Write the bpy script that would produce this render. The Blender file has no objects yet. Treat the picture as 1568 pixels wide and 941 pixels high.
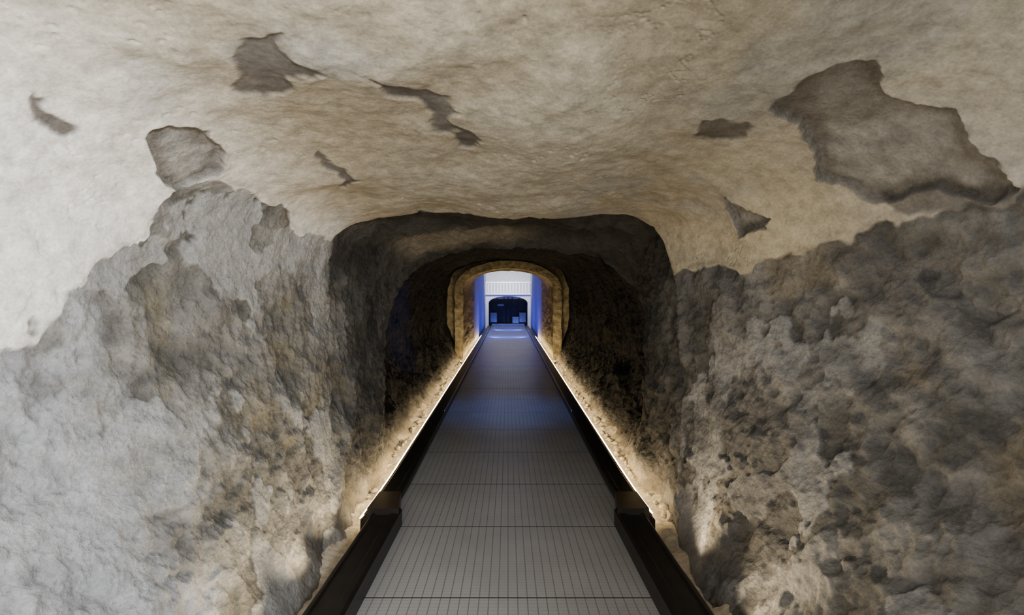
import bpy, bmesh, numpy as np, math, random
from mathutils import Vector
random.seed(3); rng=np.random.RandomState(7)
CZ=1.65
scene=bpy.context.scene
# ---------------- noise -----------------
T=rng.rand(64,64,64).astype(np.float32)*2-1
def vn(p):
    i=np.floor(p).astype(np.int64); f=(p-i).astype(np.float32); f=f*f*f*(f*(f*6-15)+10)
    x0,y0,z0=[i[...,k]&63 for k in range(3)]; x1,y1,z1=(x0+1)&63,(y0+1)&63,(z0+1)&63
    fx,fy,fz=f[...,0],f[...,1],f[...,2]
    def L(a,b,t): return a+(b-a)*t
    return L(L(L(T[x0,y0,z0],T[x1,y0,z0],fx),L(T[x0,y1,z0],T[x1,y1,z0],fx),fy),
             L(L(T[x0,y0,z1],T[x1,y0,z1],fx),L(T[x0,y1,z1],T[x1,y1,z1],fx),fy),fz)
def fbm(p,s,o=4,off=0.0):
    a=1;r=0;q=p*s+off
    for k in range(o): r=r+a*vn(q); q=q*2.03+11.7; a*=0.5
    return r
J=rng.rand(32,32,32,3)
def worley(p):
    i=np.floor(p).astype(np.int64); f=p-i
    d1=np.full(p.shape[:-1],9.0); d2=d1.copy()
    for a in (-1,0,1):
        for b in (-1,0,1):
            for c in (-1,0,1):
                j=J[(i[...,0]+a)&31,(i[...,1]+b)&31,(i[...,2]+c)&31]
                d=np.sqrt((j[...,0]+a-f[...,0])**2+(j[...,1]+b-f[...,1])**2+(j[...,2]+c-f[...,2])**2)
                m=d<d1; d2=np.where(m,d1,np.minimum(d2,d)); d1=np.where(m,d,d1)
    return d1,d2
def ss(a,b,x):
    t=np.clip((x-a)/(b-a),0,1); return t*t*(3-2*t)
def zf(y): return 0.0 if y<4.47 else 0.045*(y-4.47)

# ---------------- materials -----------------
def mat(name):
    m=bpy.data.materials.new(name); m.use_nodes=True
    nt=m.node_tree; b=nt.nodes['Principled BSDF']; return m,nt,b
def simple(name,col,rough=.6,metal=0.,var=.15,scale=8,bump=0.,emit=None,es=0):
    m,nt,b=mat(name)
    tc=nt.nodes.new('ShaderNodeTexCoord'); n=nt.nodes.new('ShaderNodeTexNoise'); n.inputs['Scale'].default_value=scale; n.inputs['Detail'].default_value=6
    nt.links.new(tc.outputs['Object'],n.inputs['Vector'])
    r=nt.nodes.new('ShaderNodeValToRGB'); r.color_ramp.elements[0].position=.3; r.color_ramp.elements[1].position=.7
    r.color_ramp.elements[0].color=[c*(1-var) for c in col]+[1]; r.color_ramp.elements[1].color=[min(1,c*(1+var)) for c in col]+[1]
    nt.links.new(n.outputs['Fac'],r.inputs['Fac']); nt.links.new(r.outputs['Color'],b.inputs['Base Color'])
    b.inputs['Roughness'].default_value=rough; b.inputs['Metallic'].default_value=metal
    if bump:
        bp=nt.nodes.new('ShaderNodeBump'); bp.inputs['Strength'].default_value=bump; bp.inputs['Distance'].default_value=.02
        nt.links.new(n.outputs['Fac'],bp.inputs['Height']); nt.links.new(bp.outputs['Normal'],b.inputs['Normal'])
    if emit:
        b.inputs['Emission Color'].default_value=list(emit)+[1]; b.inputs['Emission Strength'].default_value=es
    return m
def rock_mat():
    m,nt,b=mat('tunnel_rock_plaster')
    L=nt.links.new; N=nt.nodes.new
    at=N('ShaderNodeAttribute'); at.attribute_name='Col'
    ar=N('ShaderNodeAttribute'); ar.attribute_name='Rock'
    tc=N('ShaderNodeTexCoord')
    n1=N('ShaderNodeTexNoise'); n1.inputs['Scale'].default_value=14; n1.inputs['Detail'].default_value=10; n1.inputs['Roughness'].default_value=.65
    n2=N('ShaderNodeTexNoise'); n2.inputs['Scale'].default_value=75; n2.inputs['Detail'].default_value=6; n2.inputs['Roughness'].default_value=.7
    vo=N('ShaderNodeTexVoronoi'); vo.inputs['Scale'].default_value=38
    for n in (n1,n2,vo): L(tc.outputs['Object'],n.inputs['Vector'])
    mr=N('ShaderNodeMapRange'); mr.inputs['From Min'].default_value=.25; mr.inputs['From Max'].default_value=.75; mr.inputs['To Min'].default_value=.64; mr.inputs['To Max'].default_value=1.34
    L(n1.outputs['Fac'],mr.inputs['Value'])
    mr2=N('ShaderNodeMapRange'); mr2.inputs['From Min'].default_value=.3; mr2.inputs['From Max'].default_value=.7; mr2.inputs['To Min'].default_value=.78; mr2.inputs['To Max'].default_value=1.18
    L(n2.outputs['Fac'],mr2.inputs['Value'])
    mu=N('ShaderNodeMath'); mu.operation='MULTIPLY'; L(mr.outputs[0],mu.inputs[0]); L(mr2.outputs[0],mu.inputs[1])
    vm=N('ShaderNodeVectorMath'); vm.operation='SCALE'; L(at.outputs['Color'],vm.inputs[0]); L(mu.outputs[0],vm.inputs['Scale'])
    L(vm.outputs['Vector'],b.inputs['Base Color']); b.inputs['Roughness'].default_value=.88
    b.inputs['Specular IOR Level'].default_value=.25
    a=N('ShaderNodeMath'); a.operation='MULTIPLY_ADD'; L(n2.outputs['Fac'],a.inputs[0]); a.inputs[1].default_value=.4; L(n1.outputs['Fac'],a.inputs[2])
    c=N('ShaderNodeMath'); c.operation='MULTIPLY_ADD'; L(vo.outputs['Distance'],c.inputs[0]); c.inputs[1].default_value=.3; L(a.outputs[0],c.inputs[2])
    st=N('ShaderNodeMapRange'); st.inputs['To Min'].default_value=.26; st.inputs['To Max'].default_value=1.0; L(ar.outputs['Fac'],st.inputs['Value'])
    bp=N('ShaderNodeBump'); bp.inputs['Distance'].default_value=.025; L(st.outputs[0],bp.inputs['Strength']); L(c.outputs[0],bp.inputs['Height'])
    L(bp.outputs['Normal'],b.inputs['Normal'])
    return m
M_rock=rock_mat()
def deck_mat():
    m,nt,b=mat('perforated_grey_deck'); L=nt.links.new; N=nt.nodes.new
    tc=N('ShaderNodeTexCoord'); sp=N('ShaderNodeSeparateXYZ'); L(tc.outputs['Object'],sp.inputs[0])
    def lines(out,period,width):
        d=N('ShaderNodeMath'); d.operation='DIVIDE'; L(out,d.inputs[0]); d.inputs[1].default_value=period
        fr=N('ShaderNodeMath'); fr.operation='FRACT'; L(d.outputs[0],fr.inputs[0])
        s=N('ShaderNodeMath'); s.operation='SUBTRACT'; L(fr.outputs[0],s.inputs[0]); s.inputs[1].default_value=.5
        ab=N('ShaderNodeMath'); ab.operation='ABSOLUTE'; L(s.outputs[0],ab.inputs[0])
        mr=N('ShaderNodeMapRange'); mr.inputs['From Min'].default_value=.5-width; mr.inputs['From Max'].default_value=.5-width*.4
        L(ab.outputs[0],mr.inputs['Value']); return mr.outputs[0]
    lx=lines(sp.outputs['X'],.05,.08); ly=lines(sp.outputs['Y'],.03,.14)
    h=N('ShaderNodeMath'); h.operation='MULTIPLY'; L(ly,h.inputs[0]); h.inputs[1].default_value=.35
    mx=N('ShaderNodeMath'); mx.operation='MAXIMUM'; L(lx,mx.inputs[0]); L(h.outputs[0],mx.inputs[1])
    n=N('ShaderNodeTexNoise'); n.inputs['Scale'].default_value=2.5; n.inputs['Detail'].default_value=8; L(tc.outputs['Object'],n.inputs['Vector'])
    cr=N('ShaderNodeValToRGB'); cr.color_ramp.elements[0].position=.3; cr.color_ramp.elements[1].position=.7
    cr.color_ramp.elements[0].color=(.50,.50,.505,1); cr.color_ramp.elements[1].color=(.60,.60,.605,1); L(n.outputs['Fac'],cr.inputs['Fac'])
    mix=N('ShaderNodeMixRGB'); L(mx.outputs[0],mix.inputs['Fac']); L(cr.outputs['Color'],mix.inputs[1]); mix.inputs[2].default_value=(.30,.30,.30,1)
    L(mix.outputs[0],b.inputs['Base Color']); b.inputs['Roughness'].default_value=.38; b.inputs['Metallic'].default_value=.3
    bp=N('ShaderNodeBump'); bp.invert=True; bp.inputs['Strength'].default_value=.3; bp.inputs['Distance'].default_value=.002; L(mx.outputs[0],bp.inputs['Height']); L(bp.outputs['Normal'],b.inputs['Normal'])
    return m
M_deck=deck_mat()
M_curb=simple('dark_bronze_steel',(.022,.018,.016),.42,.5,.25,12)
M_seam=simple('dark_gap_fill',(.012,.012,.012),.8,0,.2,12)  # dark strip filling the panel gaps, stands in for their shade
M_rail=simple('edge_aluminium',(.5,.5,.52),.3,.9,.1,20)
M_led=simple('led_warm',(1,.9,.7),.5,0,.02,5,emit=(1,.74,.40),es=34)
M_ledh=simple('led_housing_metal',(.05,.05,.05),.4,.7)
M_ground=simple('tuff_gravel_floor',(.60,.53,.41),.95,0,.3,22,bump=.8)
M_stone=simple('portal_tuff_stone',(.31,.255,.145),.9,0,.4,9,bump=.9)
M_white=simple('white_plaster_wall',(.66,.66,.67),.8,0,.08,5,bump=.15)
M_hallw=simple('painted_corridor_wall',(.36,.36,.42),.8,0,.1,5,bump=.15)
M_whitep=simple('white_painted_metal',(.8,.8,.8),.45,0,.04,5)
M_black=simple('black_frame_metal',(.012,.012,.014),.4,.5)

def add(name,verts,faces,m,parent=None,smooth=False):
    me=bpy.data.meshes.new(name); me.from_pydata(verts,[],faces); me.update()
    ob=bpy.data.objects.new(name,me); scene.collection.objects.link(ob)
    if m: me.materials.append(m)
    if smooth: me.shade_smooth()
    if parent: ob.parent=parent
    return ob
def sweep(profile,ys,slope=True):
    n=len(profile); V=[];F=[]
    for y in ys:
        o=zf(y) if slope else 0
        V+=[(x,y,z+o) for x,z in profile]
    for j in range(len(ys)-1):
        for i in range(n):
            k=(i+1)%n; F.append((j*n+i,j*n+k,(j+1)*n+k,(j+1)*n+i))
    F.append(tuple(range(n))[::-1]); F.append(tuple(range((len(ys)-1)*n,len(ys)*n)))
    return V,F
def merge(parts):
    V=[];F=[]
    for v,f in parts:
        o=len(V); V+=v; F+=[tuple(i+o for i in q) for q in f]
    return V,F
def boxp(x0,x1,y0,y1,z0,z1):
    return ([(x0,y0,z0),(x1,y0,z0),(x1,y1,z0),(x0,y1,z0),(x0,y0,z1),(x1,y0,z1),(x1,y1,z1),(x0,y1,z1)],
            [(3,2,1,0),(4,5,6,7),(0,1,5,4),(1,2,6,5),(2,3,7,6),(3,0,4,7)])
def fixn(ob):
    bm=bmesh.new(); bm.from_mesh(ob.data); bmesh.ops.recalc_face_normals(bm,faces=bm.faces); bm.to_mesh(ob.data); bm.free()
def empty(name,loc=(0,0,0)):
    e=bpy.data.objects.new(name,None); e.location=loc; scene.collection.objects.link(e); e.empty_display_size=.2; return e

# ---------------- tunnel shell -----------------
K=[
(-0.8,[(-1.3,-1.65),(-1.8,-1.2),(-2.2,-.6),(-2.4,0),(-2.35,.6),(-2.0,1.1),(-1.2,1.45),(0,1.55),(1.2,1.5),(2.1,1.2),(2.6,.7),(2.75,0),(2.5,-.6),(2.0,-1.2),(1.3,-1.65)]),
(2.0,[(-1.05,-1.65),(-1.38,-1.2),(-1.7,-.6),(-1.85,0),(-1.78,.5),(-1.4,.86),(-.8,.98),(0,1.02),(.8,1.0),(1.5,.9),(1.95,.55),(2.08,0),(1.93,-.6),(1.5,-1.2),(1.02,-1.65)]),
(3.0,[(-1.09,-1.65),(-1.30,-1.2),(-1.5,-.6),(-1.58,0),(-1.52,.42),(-1.32,.72),(-.8,.84),(0,.87),(.75,.86),(1.2,.76),(1.5,.5),(1.58,.05),(1.5,-.6),(1.31,-1.2),(1.05,-1.65)]),
(3.8,[(-1.16,-1.65),(-1.27,-1.2),(-1.37,-.6),(-1.4,0),(-1.38,.38),(-1.24,.66),(-.8,.77),(0,.80),(.7,.78),(1.05,.69),(1.22,.48),(1.29,0.1),(1.29,-.6),(1.26,-1.2),(1.2,-1.65)]),
(3.9,[(-1.17,-1.65),(-1.27,-1.2),(-1.36,-.6),(-1.38,0),(-1.36,.42),(-1.22,.74),(-.8,.87),(0,.90),(.75,.87),(1.12,.77),(1.3,.5),(1.38,0.1),(1.38,-.6),(1.34,-1.2),(1.22,-1.65)]),
(4.7,[(-1.18,-1.65),(-1.26,-1.2),(-1.3,-.6),(-1.3,0),(-1.27,.34),(-1.13,.62),(-.75,.76),(0,.82),(.7,.78),(1.02,.66),(1.2,.42),(1.28,0.1),(1.28,-.6),(1.26,-1.2),(1.2,-1.65)]),
(5.2,[(-1.18,-1.63),(-1.27,-1.2),(-1.28,-.6),(-1.26,-.05),(-1.17,.23),(-.97,.47),(-.6,.63),(0,.71),(.62,.67),(1.0,.54),(1.27,.3),(1.4,0.0),(1.4,-.6),(1.34,-1.2),(1.2,-1.63)]),
(5.5,[(-1.18,-1.62),(-1.42,-1.3),(-1.85,-.7),(-1.9,0),(-1.8,.5),(-1.5,.95),(-.8,1.12),(0,1.17),(.8,1.12),(1.5,.95),(1.8,.5),(1.9,0.1),(1.85,-.7),(1.42,-1.3),(1.18,-1.62)]),
(11.5,[(-1.18,-1.34),(-1.40,-1.02),(-1.75,-.4),(-1.8,.3),(-1.7,.8),(-1.4,1.2),(-.8,1.4),(0,1.46),(.8,1.4),(1.4,1.2),(1.7,.8),(1.8,0.3),(1.75,-.4),(1.40,-1.02),(1.18,-1.34)]),
(14.2,[(-1.18,-1.22),(-1.40,-.8),(-1.6,-.2),(-1.62,.4),(-1.58,.9),(-1.4,1.3),(-.8,1.5),(0,1.6),(.8,1.5),(1.4,1.3),(1.58,.9),(1.62,0.4),(1.6,-.2),(1.40,-.8),(1.18,-1.22)]),
]
KD=np.array([k[0] for k in K]); KP=np.array([k[1] for k in K])
def interp_key(ds):
    out=np.zeros((len(ds),15,2))
    for n in range(15):
        for q in range(2): out[:,n,q]=np.interp(ds,KD,KP[:,n,q])
    return out
def catmull(P,c):
    i=np.clip(np.floor(c).astype(int),0,13); f=(c-i)[None,:,None]
    p0=P[:,np.clip(i-1,0,14)];p1=P[:,i];p2=P[:,i+1];p3=P[:,np.clip(i+2,0,14)]
    return 0.5*((2*p1)+(-p0+p2)*f+(2*p0-5*p1+4*p2-p3)*f*f+(-p0+3*p1-3*p2+p3)*f**3)
NT=900
cs=np.linspace(0,14,NT)
ds=np.concatenate([np.linspace(-0.8,1.3,60)[:-1],np.linspace(1.3,3.7,460)[:-1],np.linspace(3.7,5.6,240)[:-1],np.linspace(5.6,14.2,220)])
ND=len(ds)
XZ=catmull(interp_key(ds),cs)
P=np.zeros((ND,NT,3)); P[...,0]=XZ[...,0]; P[...,1]=ds[:,None]; P[...,2]=XZ[...,1]+CZ
C=np.broadcast_to(cs[None],(ND,NT)).copy(); D=np.broadcast_to(ds[:,None],(ND,NT)).copy()
def normals(P):
    gd=np.gradient(P,axis=0); gt=np.gradient(P,axis=1); n=np.cross(gt,gd)
    n/=np.linalg.norm(n,axis=-1,keepdims=True)+1e-9; return n
Nn=normals(P)
cen=P.mean(axis=1,keepdims=True)
if ((cen-P)*Nn).sum()<0: Nn=-Nn
W1=fbm(P,5,4,3.1); W2=fbm(P,5,4,40.2)
U=C*.45+W1*.04; V_=D+W2*.06
def sdf(poly):
    pts=[(c*.45,d) for c,d in poly]
    d=np.full(U.shape,9.0); ins=np.zeros(U.shape,bool); n=len(pts)
    for i in range(n):
        ax,ay=pts[i]; bx,by=pts[(i+1)%n]
        ex,ey=bx-ax,by-ay; wx,wy=U-ax,V_-ay
        t=np.clip((wx*ex+wy*ey)/(ex*ex+ey*ey+1e-9),0,1)
        d=np.minimum(d,np.hypot(wx-t*ex,wy-t*ey))
        c1=(ay>V_)!=(by>V_)
        xi=(bx-ax)*(V_-ay)/((by-ay) if abs(by-ay)>1e-9 else 1e-9)+ax
        ins^=c1&(U<xi)
    return np.where(ins,-d,d)
bigR=sdf([(8.59,2.26),(8.49,1.98),(8.59,1.86),(8.77,1.89),(9.03,1.98),(9.41,1.93),(9.81,1.97),(10.11,1.98),(10.09,2.13),(9.93,2.28),(9.89,2.49),(9.59,2.5),(9.37,2.45),(8.95,2.39)])
d1=sdf([(5.63,1.92),(5.83,1.85),(5.97,1.78),(5.97,1.93),(6.07,2.04),(5.93,2.06),(5.67,2.13),(5.47,2.12),(5.53,2.02)])
d2=sdf([(6.33,2.09),(6.47,2.16),(6.67,2.23),(6.75,2.36),(6.67,2.46),(6.81,2.64),(6.69,2.66),(6.59,2.5),(6.53,2.38),(6.39,2.2),(6.3,2.12)])
d3=sdf([(8.2,2.36),(8.35,2.33),(8.6,2.4),(8.55,2.46),(8.3,2.44)])
d4=sdf([(9.23,2.96),(9.49,2.96),(9.85,2.9),(9.99,2.96),(9.93,3.13),(9.63,3.1)])
d5=sdf([(4.79,2.14),(4.95,2.16),(5.07,2.3),(5.05,2.4),(4.73,2.53),(4.31,2.46),(4.45,2.3)])
d6=sdf([(4.55,1.77),(4.73,1.75),(4.67,1.81),(4.49,1.85),(4.45,1.81)])
d7=sdf([(10.64,2.38),(10.6,2.26),(10.76,2.13),(10.94,2.05),(11.08,2.09),(10.94,2.23),(10.74,2.38)])
d8=sdf([(5.65,2.69),(5.77,2.87),(5.85,3.07),(5.71,3.1),(5.65,2.83)])
d9=sdf([(9.85,2.44),(9.9,2.28),(10.0,2.12),(10.1,1.95),(10.22,1.95),(10.2,2.2),(10.1,2.38)])
bR=np.interp(V_,[-1,1.98,2.18,2.34,2.61,2.84,3.12,3.46,3.86],[10.1,10.17,10.25,10.25,10.33,10.41,10.49,10.33,10.52])*.45
bL=np.interp(V_,[-1,1.6,1.87,2.04,2.17,2.32,2.41,2.56,2.83,3.3,3.8],[1.2,2.3,2.74,3.02,3.44,3.69,4.11,4.71,4.91,4.65,4.6])*.45
sd_plaster=np.maximum(bL-U,U-bR)
sd_plaster=np.maximum(sd_plaster,V_-3.83)
M_pl=1-ss(-.012,.012,sd_plaster+W2*.07)
holes=np.minimum.reduce([bigR,d4,d5])
M_h=1-ss(-.008,.012,holes)
M_sh=1-ss(-.012,.012,np.minimum.reduce([d1,d2,d3,d8,d6])+W2*.02)
plaster=M_pl*(1-M_h)
rockm=1-plaster
w1,w2=worley(P*np.array([4.5,4.5,3.0])+np.stack([W1,W2,W1*W2],-1)*.7)
w3,w4=worley(P*11.0+np.stack([W2,W1,W1],-1)*.6)
big=fbm(P,1.3,3,7.7); med=fbm(P,4.2,4,21.); fin=fbm(P,17,4,5.)
ridge=1-np.abs(fbm(P,7.5,3,60.))
strk=fbm(P*np.array([5.,5.,1.6]),1.6,3,80.)
rem=fbm(P*np.array([1.,1.,.75]),2.6,5,131.)
hl=fbm(P,3.3,5,301.); hmask=ss(.1,.7,fbm(P,1.5,2,321.))
crack=np.exp(-(hl/.018)**2)*hmask
pm1,pm2=worley(np.stack([P[...,0]*5+P[...,1]*9,P[...,1]*7-P[...,0]*16,P[...,2]*6],-1)+W1[...,None]*.5)
pick=ss(.28,.08,pm1)*ss(.15,.6,fbm(P,1.8,2,350.))
leftside=C<7
thr=np.where(leftside,.22,.40)
M_rem=ss(-.03,.03,rem-thr+.3*ss(2.6,1.8,D)*leftside)*(1-M_pl)*ss(4.0,3.7,D)
leftsm=np.where(leftside,.7,.82)
lump=(.5+.5*ss(-.4,.5,fbm(P,1.9,2,150.)))
disp =big*.045 + plaster*(.024+med*.009+fin*.0022+strk*.003-crack*.007-pick*.008) \
     + rockm*(1-M_h)*leftsm*(1-.45*M_rem)*(med*.030 + lump*((0.5-w1)*.008 + np.clip(w2-w1,0,.25)*.010) + (w4-w3)*.006 + ridge*.018 + strk*.024+ fin*.012-pick*.008) \
     + M_rem*.011 + M_h*(-.012+med*.008+fin*.004+(w4-w3)*.004) - M_sh*plaster*(.014+.003*fin)
disp += plaster*np.exp(-(holes/.03)**2)*.010
disp -= ss(.0,.02,-d7)*.03*(1-plaster)
foot=np.minimum(C,14-C)
disp*=(.5+.5*ss(0,1.2,foot))
disp*=1-0.6*ss(13.2,14.0,D)
P2=P+Nn*disp[...,None]
def mix(a,b,t): return a+(b-a)*t[...,None]
def B(*c): return np.broadcast_to(np.array(c),P.shape)
cream=mix(B(.305,.258,.178),B(.375,.332,.248),ss(-.6,.6,big+med*.4))
cream=mix(cream,B(.25,.205,.14),ss(.1,1.0,fbm(P,2.2,4,33.))*.5)
cream=mix(cream,B(.27,.262,.24),ss(.2,.8,fbm(P,1.6,4,233.))*.6)
leftw=ss(5.9,4.0,C)
cream=mix(cream,B(.76,.735,.68),leftw*.92)  # whiter left plaster, part of it the cool daylight put into the colour
rightw=ss(7.8,10.2,C)*ss(3.0,2.0,D)
cream=mix(cream,B(.45,.43,.39),rightw*.8)
cream=mix(cream,B(.50,.43,.30),ss(9.0,10.0,C)*ss(2.3,2.9,D)*.6)
rockR=mix(B(.11,.106,.099),B(.26,.25,.235),ss(-.7,.8,med+fin*.35+(0.5-w1)*.3))
rockR=mix(rockR,B(.23,.19,.125),ss(.35,1.0,fbm(P,3.1,4,52.))*.5)
rockR=mix(rockR,B(.36,.355,.35),M_rem*.7)
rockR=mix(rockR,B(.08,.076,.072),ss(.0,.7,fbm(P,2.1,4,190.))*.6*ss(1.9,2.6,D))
rockL=mix(B(.13,.125,.11),B(.28,.27,.245),ss(-.6,.7,med+strk*.4))
rockL=mix(rockL,B(.25,.215,.14),ss(.3,1.,fbm(P,2.7,4,52.))*.6)
rockL=mix(rockL,B(.42,.42,.41),M_rem*.7)
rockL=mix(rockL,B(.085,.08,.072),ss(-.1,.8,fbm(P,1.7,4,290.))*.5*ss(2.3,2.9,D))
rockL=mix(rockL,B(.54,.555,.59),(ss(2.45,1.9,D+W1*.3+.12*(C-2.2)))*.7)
rk=np.where(leftside[...,None],rockL,rockR)
rk=mix(rk,B(.040,.036,.031)*(1+.45*med[...,None]),ss(3.8,3.95,D)*ss(3.4,4.4,C)*ss(11.2,10.2,C)*.93)  # shade behind the first arch put into the ceiling rock colour
rk=mix(rk,B(.050,.047,.040)*(1+.35*med[...,None]),ss(3.7,4.8,D)*.92*ss(.5,1.4,foot))  # rock colour darkened with depth in place of fading light
rk=mix(rk,B(.26,.22,.15),ss(4.55,4.75,V_)*ss(5.1,4.9,V_)*ss(4.9,5.6,C)*ss(7.6,6.9,C)*.7)  # rib highlight painted as a lighter ochre band
rk=mix(rk,B(.013,.0125,.012)*(1+.4*med[...,None]),ss(5.25,5.5,D)*ss(.55,1.25,foot)*.97)  # near-black rock colour carries the gloom of the recess
rk=mix(rk,B(.42,.35,.25)*(1+.2*med[...,None]),ss(3.8,5.0,D)*ss(.85,.45,foot)*.8)  # LED glow along the wall foot put into a lighter rock colour
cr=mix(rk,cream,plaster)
hc=mix(B(.33,.315,.285)*(1+.22*fin[...,None]),B(.19,.17,.145)*(1+.2*med[...,None]),ss(-.2,.6,med+W2*.5)*.7)
cr=mix(cr,hc,M_h)
cr=mix(cr,B(.10,.095,.088),(1-ss(-.015,.015,d9))*.8)
cr=mix(cr,B(.095,.083,.07)*(1+.2*med[...,None]),np.clip(M_sh*plaster,0,1)*.94)
edge=np.exp(-((holes+.03)/.03)**2)*.65+np.exp(-(sd_plaster/.02)**2)*.25*M_pl
cr=mix(cr,B(.12,.10,.075),np.clip(edge,0,1)*(D<3.9))
cr=np.clip(cr,0.01,.85)
N2=normals(P2)
if ((cen-P2)*N2).sum()<0: N2=-N2
def shell(name,a,b):
    q=P2[:,a:b+1]; w=b-a+1
    V=q.reshape(-1,3); idx=np.arange(ND*w).reshape(ND,w)
    F=np.stack([idx[:-1,:-1],idx[1:,:-1],idx[1:,1:],idx[:-1,1:]],-1).reshape(-1,4)
    me=bpy.data.meshes.new(name)
    me.vertices.add(len(V)); me.vertices.foreach_set('co',V.astype(np.float32).ravel())
    me.loops.add(F.size); me.loops.foreach_set('vertex_index',F.astype(np.int32).ravel())
    me.polygons.add(len(F)); me.polygons.foreach_set('loop_start',np.arange(0,F.size,4,dtype=np.int32))
    me.update(calc_edges=True); me.shade_smooth()
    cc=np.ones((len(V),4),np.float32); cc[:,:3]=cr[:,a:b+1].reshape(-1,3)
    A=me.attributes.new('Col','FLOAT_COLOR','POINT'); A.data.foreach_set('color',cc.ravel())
    Bq=me.attributes.new('Rock','FLOAT','POINT'); Bq.data.foreach_set('value',rockm[:,a:b+1].astype(np.float32).ravel())
    me.normals_split_custom_set_from_vertices(N2[:,a:b+1].reshape(-1,3).tolist())
    me.materials.append(M_rock)
    ob=bpy.data.objects.new(name,me); scene.collection.objects.link(ob)
i1=int(4.55/14*(NT-1)); i2=int(10.4/14*(NT-1))
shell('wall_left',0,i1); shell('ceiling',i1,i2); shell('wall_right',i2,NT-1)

# ---------------- floor with loose stones along the walls -----------------
xs=np.linspace(-1.95,1.95,118); ys=np.linspace(-.8,30,500)
X,Y=np.meshgrid(xs,ys); G=np.stack([X,Y,np.zeros_like(X)],-1)
Z=np.where(Y<4.47,0,.045*(Y-4.47)); aX=np.abs(X)
edge_x=np.where(Y<3.7,.975,1.075); hh=np.where(Y<3.7,.08,.12)
G[...,2]=Z+ss(0,.05,aX-edge_x)*(hh+fbm(G,6,4,9.)*.025+.06*ss(.12,.3,aX-edge_x))
idx=np.arange(G.shape[0]*G.shape[1]).reshape(G.shape[:2])
F=np.stack([idx[:-1,:-1],idx[:-1,1:],idx[1:,1:],idx[1:,:-1]],-1).reshape(-1,4)
fp=[(G.reshape(-1,3).tolist(),F.tolist())]
for k in range(300):
    s=random.choice((-1,1)); y=random.uniform(3.8,13.5)
    x=s*random.uniform(1.16,1.24); r=random.uniform(.010,.030)
    bm=bmesh.new(); bmesh.ops.create_icosphere(bm,subdivisions=2,radius=r)
    V=[]; a=random.random()*9; sc=(random.uniform(.7,1.4),random.uniform(.7,1.5),random.uniform(.5,1))
    for v in bm.verts:
        n=1+.28*math.sin(v.co.x/r*3+a)*math.cos(v.co.y/r*2.6+a*2)+random.uniform(-.1,.1)
        V.append((x+v.co.x*n*sc[0],y+v.co.y*n*sc[1],.13+zf(y)+r*.4+v.co.z*n*sc[2]))
    fp.append((V,[tuple(v.index for v in f.verts) for f in bm.faces])); bm.free()
add('floor',*merge(fp),M_ground,smooth=True)

# ---------------- walkway -----------------
walk=empty('metal_walkway')
parts=[];gk=[]
seams=[-.8,-.05,.855,1.76,2.665,3.57]
for a,b in zip(seams[:-1],seams[1:]):
    parts.append(boxp(-.757,.757,a+.005,b-.005,.165,.19)); gk.append(boxp(-.757,.757,b-.005,b+.005,.165,.1895))
y=3.57
while y<25.98:
    b=min(y+.905,25.98)
    parts.append(sweep([(-.86,.165),(.86,.165),(.86,.19),(-.86,.19)],[y+.005,b-.005])); 
    gk.append(sweep([(-.86,.165),(.86,.165),(.86,.1898),(-.86,.1898)],[b-.005,b+.005])); y=b
ob=add('deck_panels',*merge(parts),M_deck,walk); fixn(ob)
ob=add('panel_joints',*merge(gk),M_seam,walk); fixn(ob)
ysA=[-.8,3.6]; ysB=list(np.arange(3.6,26.01,.35))
def mir(p,s): return [(s*x,z) for x,z in p]
near=[(.745,.03),(.745,.295),(.76,.31),(.80,.31),(.81,.298),(.90,.298),(.91,.31),(.925,.31),(.94,.295),(.94,.03)]
far=[(.855,.03),(.855,.235),(.865,.25),(.90,.25),(.91,.238),(1.02,.238),(1.035,.225),(1.035,.03)]
pp=[];rr=[]
for s in(-1,1):
    pp.append(sweep(mir(near,s),ysA)); pp.append(sweep(mir(far,s),ysB))
    pp.append(([(s*.75,3.5,.05),(s*.97,3.5,.05),(s*1.03,4.1,.05),(s*.85,4.1,.05),(s*.75,3.5,.34),(s*.965,3.5,.345),(s*1.03,4.1,.255),(s*.86,4.1,.255)],boxp(0,1,0,1,0,1)[1]))
    rr.append(sweep([(s*.862,.25),(s*.874,.25),(s*.874,.262),(s*.862,.262)],list(np.arange(7,26.0,.5))))
ob=add('side_channels',*merge(pp),M_curb,walk); fixn(ob)
ob=add('edge_rail',*merge(rr),M_rail,walk); fixn(ob)
ob=add('support_tray',*sweep([(-.80,.08),(.80,.08),(.80,.15),(-.80,.15)],[-.8]+list(np.arange(4.47,25.9,1.5))),M_curb,walk); fixn(ob)
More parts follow.
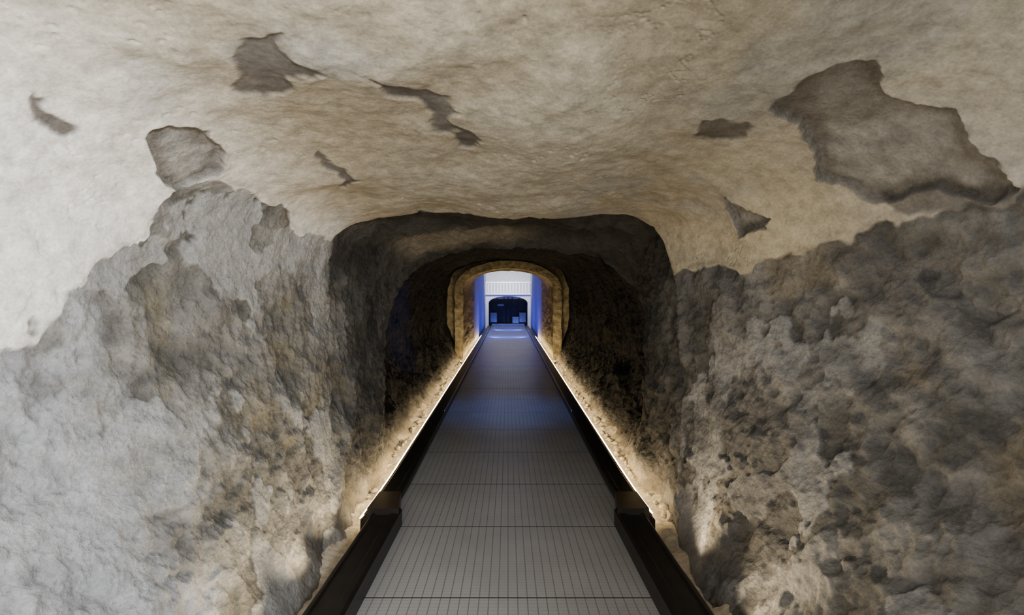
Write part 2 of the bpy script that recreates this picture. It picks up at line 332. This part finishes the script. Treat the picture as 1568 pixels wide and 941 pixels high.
# ---------------- LED strips beside the channels, tilted to the rock -----------------
for s,y0 in((-1,3.75),(1,3.85)):
    e=empty('led_strip_light')
    yy=list(np.arange(y0,20.5,.45))
    o=add('emitter',*sweep([(s*1.064,.205),(s*1.058,.198),(s*1.083,.172),(s*1.090,.178)],yy),M_led,e); fixn(o)
    o=add('housing',*sweep([(s*1.045,.05),(s*1.085,.05),(s*1.082,.171),(s*1.056,.199),(s*1.056,.21),(s*1.045,.21)],yy),M_ledh,e); fixn(o)
def spot_fix(x,y,tx,ty,tz,power,col=(1,.80,.52),zb=.09):
    e=empty('ground_spotlight',(x,y,zb))
    bm=bmesh.new(); bmesh.ops.create_cone(bm,cap_ends=True,segments=24,radius1=.022,radius2=.026,depth=.05)
    bmesh.ops.translate(bm,verts=bm.verts,vec=(0,0,.035))
    bmesh.ops.create_cone(bm,cap_ends=True,segments=24,radius1=.03,radius2=.03,depth=.01)
    me=bpy.data.meshes.new('spot_body'); bm.to_mesh(me); bm.free(); me.materials.append(M_ledh)
    o=bpy.data.objects.new('spot_body',me); scene.collection.objects.link(o); o.parent=e
    bm=bmesh.new(); bmesh.ops.create_cone(bm,cap_ends=True,segments=24,radius1=.02,radius2=.02,depth=.006)
    me=bpy.data.meshes.new('lens'); bm.to_mesh(me); bm.free(); me.materials.append(M_led)
    o2=bpy.data.objects.new('lens',me); scene.collection.objects.link(o2); o2.parent=e; o2.location=(0,0,.063)
    l=bpy.data.lights.new('lamp','SPOT'); l.energy=power; l.color=col; l.spot_size=math.radians(105); l.spot_blend=.9; l.shadow_soft_size=.025
    lo=bpy.data.objects.new('lamp',l); scene.collection.objects.link(lo); lo.parent=e; lo.location=(0,0,.08)
    lo.rotation_euler=(Vector((tx,ty,tz))-Vector((x,y,zb+.08))).to_track_quat('-Z','Y').to_euler()
spot_fix(-.985,3.42,-1.4,3.45,.7,28); spot_fix(-.985,2.95,-1.4,2.9,.7,30); spot_fix(-.98,2.4,-1.4,2.4,.7,30)
spot_fix(.985,3.2,1.4,3.25,.7,36); spot_fix(.98,2.6,1.5,2.5,.7,38); spot_fix(.98,2.1,1.6,1.95,.8,8)
for s in(-1,1): spot_fix(s*1.16,12.6,s*1.15,13.6,2.6,30,zb=.5)
# ---------------- portal -----------------
def arch_wall(y0,y1,hw,spring,top,ow,oz0,oz1,n=28,lift=0,ex=.8):
    inner=[(-hw,oz0)]+[(-hw,oz0+(spring-oz0)*k/8) for k in range(1,8)]
    for k in range(n+1):
        a=math.pi-math.pi*k/n; inner.append((hw*math.copysign(abs(math.cos(a))**ex,math.cos(a)),spring+(top-spring)*math.sin(a)**ex))
    inner+=[(hw,oz0+(spring-oz0)*k/8) for k in range(7,0,-1)]+[(hw,oz0)]
    outer=[]
    m=len(inner)
    for i,(x,z) in enumerate(inner):
        if i<8: outer.append((-ow,z if i else oz0))
        elif i>=m-8: outer.append((ow,z if i<m-1 else oz0))
        else:
            a=math.pi-math.pi*(i-8)/n
            k2=1.35 if ex<.95 else 1.0
            outer.append((ow*max(-1,min(1,math.cos(a)*k2)), spring+(oz1-spring)*min(1,math.sin(a)*k2)))
    V=[];F=[]
    for j,yy in enumerate((y0,y1)):
        V+=[(x,yy,z+j*lift*ss(spring-.5,spring+.1,z)) for x,z in inner]; V+=[(x,yy,z+j*lift*ss(spring-.5,spring+.1,z)) for x,z in outer]
    for i in range(m-1):
        F.append((i,i+1,m+i+1,m+i)); F.append((2*m+i,3*m+i,3*m+i+1,2*m+i+1))
        F.append((i,2*m+i,2*m+i+1,i+1)); F.append((m+i,m+i+1,3*m+i+1,3*m+i))
    return V,F
portal=empty('stone_portal_arch')
V,F=arch_wall(13.8,18,1.18,CZ+.72,CZ+1.24,2.3,.3,CZ+2.6,lift=.40,ex=.92)
o=add('portal_wall',V,F,M_stone,portal); fixn(o)
V,F=arch_wall(13.45,13.85,1.18,CZ+.74,CZ+1.28,1.40,.3,CZ+1.48,ex=1.0)
o=add('portal_ring',V,F,M_stone,portal); fixn(o)
for o in portal.children:
    md=o.modifiers.new('sub','SUBSURF'); md.subdivision_type='SIMPLE'; md.levels=3; md.render_levels=3
    tx=bpy.data.textures.new('rough','CLOUDS'); tx.noise_scale=.22; tx.noise_depth=4
    dm=o.modifiers.new('disp','DISPLACE'); dm.texture=tx; dm.strength=.09; dm.mid_level=.5; dm.texture_coords='GLOBAL'
# ---------------- hall beyond -----------------
o=add('wall_corridor_left',*sweep([(-1.17,.3),(-1.17,4.9),(-1.37,4.9),(-1.37,.3)],[17.9,22,27],False),M_hallw); fixn(o)
o=add('wall_corridor_right',*sweep([(1.17,.3),(1.17,4.9),(1.37,4.9),(1.37,.3)],[17.9,22,27],False),M_hallw); fixn(o)
o=add('hall_light_blocker',*boxp(-2.6,2.6,18,28.4,4.9,5.1),M_white); fixn(o)  # unseen roof added to keep sky light off the blue-lit walls
fz=CZ-.49
V,F=arch_wall(26.6,27.1,1.02,CZ+.70,CZ+1.08,2.2,fz-.2,CZ+1.2,ex=.94)
o=add('wall_end',V,F,M_white); fixn(o)
o=add('wall_upper_end',*boxp(-2.6,2.6,28.2,28.4,CZ+1.0,4.9),M_white); fixn(o)
bal=empty('balcony_balustrade')
o=add('balcony_slab',*boxp(-2.4,2.4,26.5,28.2,CZ+1.15,CZ+1.24),M_whitep,bal)
bb=[boxp(x-.022,x+.022,26.58,26.63,CZ+1.24,CZ+1.78) for x in np.arange(-2.3,2.31,.16)]
bb+=[boxp(-2.4,2.4,26.56,26.65,CZ+1.76,CZ+1.83)]
o=add('balusters',*merge(bb),M_whitep,bal)
ve=empty('glazed_entrance_door')
fr=[]
for x in(-1.0,-.62,-.24,-.02,.20,.58,.96): fr.append(boxp(x,x+.04,28.0,28.06,fz-.1,CZ+1.1))
for z in(fz+.1,CZ+.55): fr.append(boxp(-1.02,1.02,28.0,28.05,z,z+.05))
fr.append(boxp(-.03,.07,27.96,28.0,fz+.75,fz+1.0)); 
add('door_frame',*merge(fr),M_black,ve)
add('blue_glass_panes',*merge([boxp(-.96,-.62,28.06,28.07,fz+.2,fz+.72),boxp(.62,.96,28.06,28.07,fz+.2,fz+.72),boxp(-.58,-.24,28.06,28.07,fz+1.05,fz+1.2),boxp(.24,.58,28.06,28.07,fz+.15,fz+.5)]),simple('blue_lit_glass',(.03,.06,.20),.2,0,.5,6,emit=(.08,.18,1),es=.06),ve)
o=add('wall_vestibule',*merge([boxp(-1.3,1.3,29.4,29.5,0,CZ+1.1),boxp(-1.3,-1.1,27.1,29.4,0,CZ+1.1),boxp(1.1,1.3,27.1,29.4,0,CZ+1.1)]),M_black)
o=add('threshold_steps',*merge([boxp(-.85,.85,26.02+.28*k,26.30+.28*k,.9,zf(26)+.22+.05*k) for k in range(3)]),simple('blue_grey_step',(.12,.15,.25),.5),None)

# ---------------- lights -----------------
w=bpy.data.worlds.new('World'); scene.world=w; w.use_nodes=True
bg=w.node_tree.nodes['Background']; bg.inputs[0].default_value=(.80,.89,1.0,1); bg.inputs[1].default_value=1.15
def area(name,loc,target,size,sy,power,col,spread=180):
    l=bpy.data.lights.new(name,'AREA'); l.shape='RECTANGLE'; l.size=size; l.size_y=sy; l.energy=power; l.color=col; l.spread=math.radians(spread)
    o=bpy.data.objects.new(name,l); scene.collection.objects.link(o); o.location=loc
    o.rotation_euler=(Vector(target)-Vector(loc)).to_track_quat('-Z','Y').to_euler(); return o
area('left_wall_fill_light',(.6,-.4,2.0),(-1.9,1.3,2.15),.35,.35,88,(.96,.97,1),125)  # added lamp behind the camera, stands in for daylight on the left wall
area('warm_ceiling_fill',(0,-.3,.6),(.2,2.6,2.7),.5,.5,28,(1,.85,.60))  # unseen lamp added to warm the near ceiling
for s in(-1,1):
    area('blue_washlight',(s*-.7,19.5,1.05),(s*1.14,20.5,1.7),.1,.1,34,(.05,.09,1))
    area('blue_washlight',(s*-.7,23.5,1.25),(s*1.14,24,1.8),.1,.1,34,(.05,.09,1))
area('end_wall_fill_light',(0,24.5,4.8),(0,27.5,2.9),1.6,1.0,90,(.97,.98,1),85)  # unseen lamp added to brighten the upper end wall
def spot(name,loc,tgt,e,c,ang):
    l=bpy.data.lights.new(name,'SPOT'); l.energy=e; l.color=c; l.spot_size=math.radians(ang); l.spot_blend=.9; l.shadow_soft_size=.05
    lo=bpy.data.objects.new(name,l); scene.collection.objects.link(lo); lo.location=loc; lo.rotation_euler=(Vector(tgt)-Vector(loc)).to_track_quat('-Z','Y').to_euler()
spot('blue_ceiling_spot',(0,7.4,2.6),(0,7.4,0),42,(.05,.24,1),66)
spot('blue_ceiling_spot',(0,12.3,2.9),(0,12.3,0),12,(.15,.22,1),60)
spot('blue_wall_spot',(.2,8.2,2.6),(-1.85,8.6,1.6),90,(.05,.2,1),50)
# ---------------- camera -----------------
cam=bpy.data.cameras.new('camera'); cam.lens=18; cam.sensor_width=36; cam.shift_x=.0038; cam.shift_y=.0092; cam.clip_start=.02
co=bpy.data.objects.new('camera',cam); scene.collection.objects.link(co); co.location=(0,0,CZ); co.rotation_euler=(math.pi/2,0,0); scene.camera=co
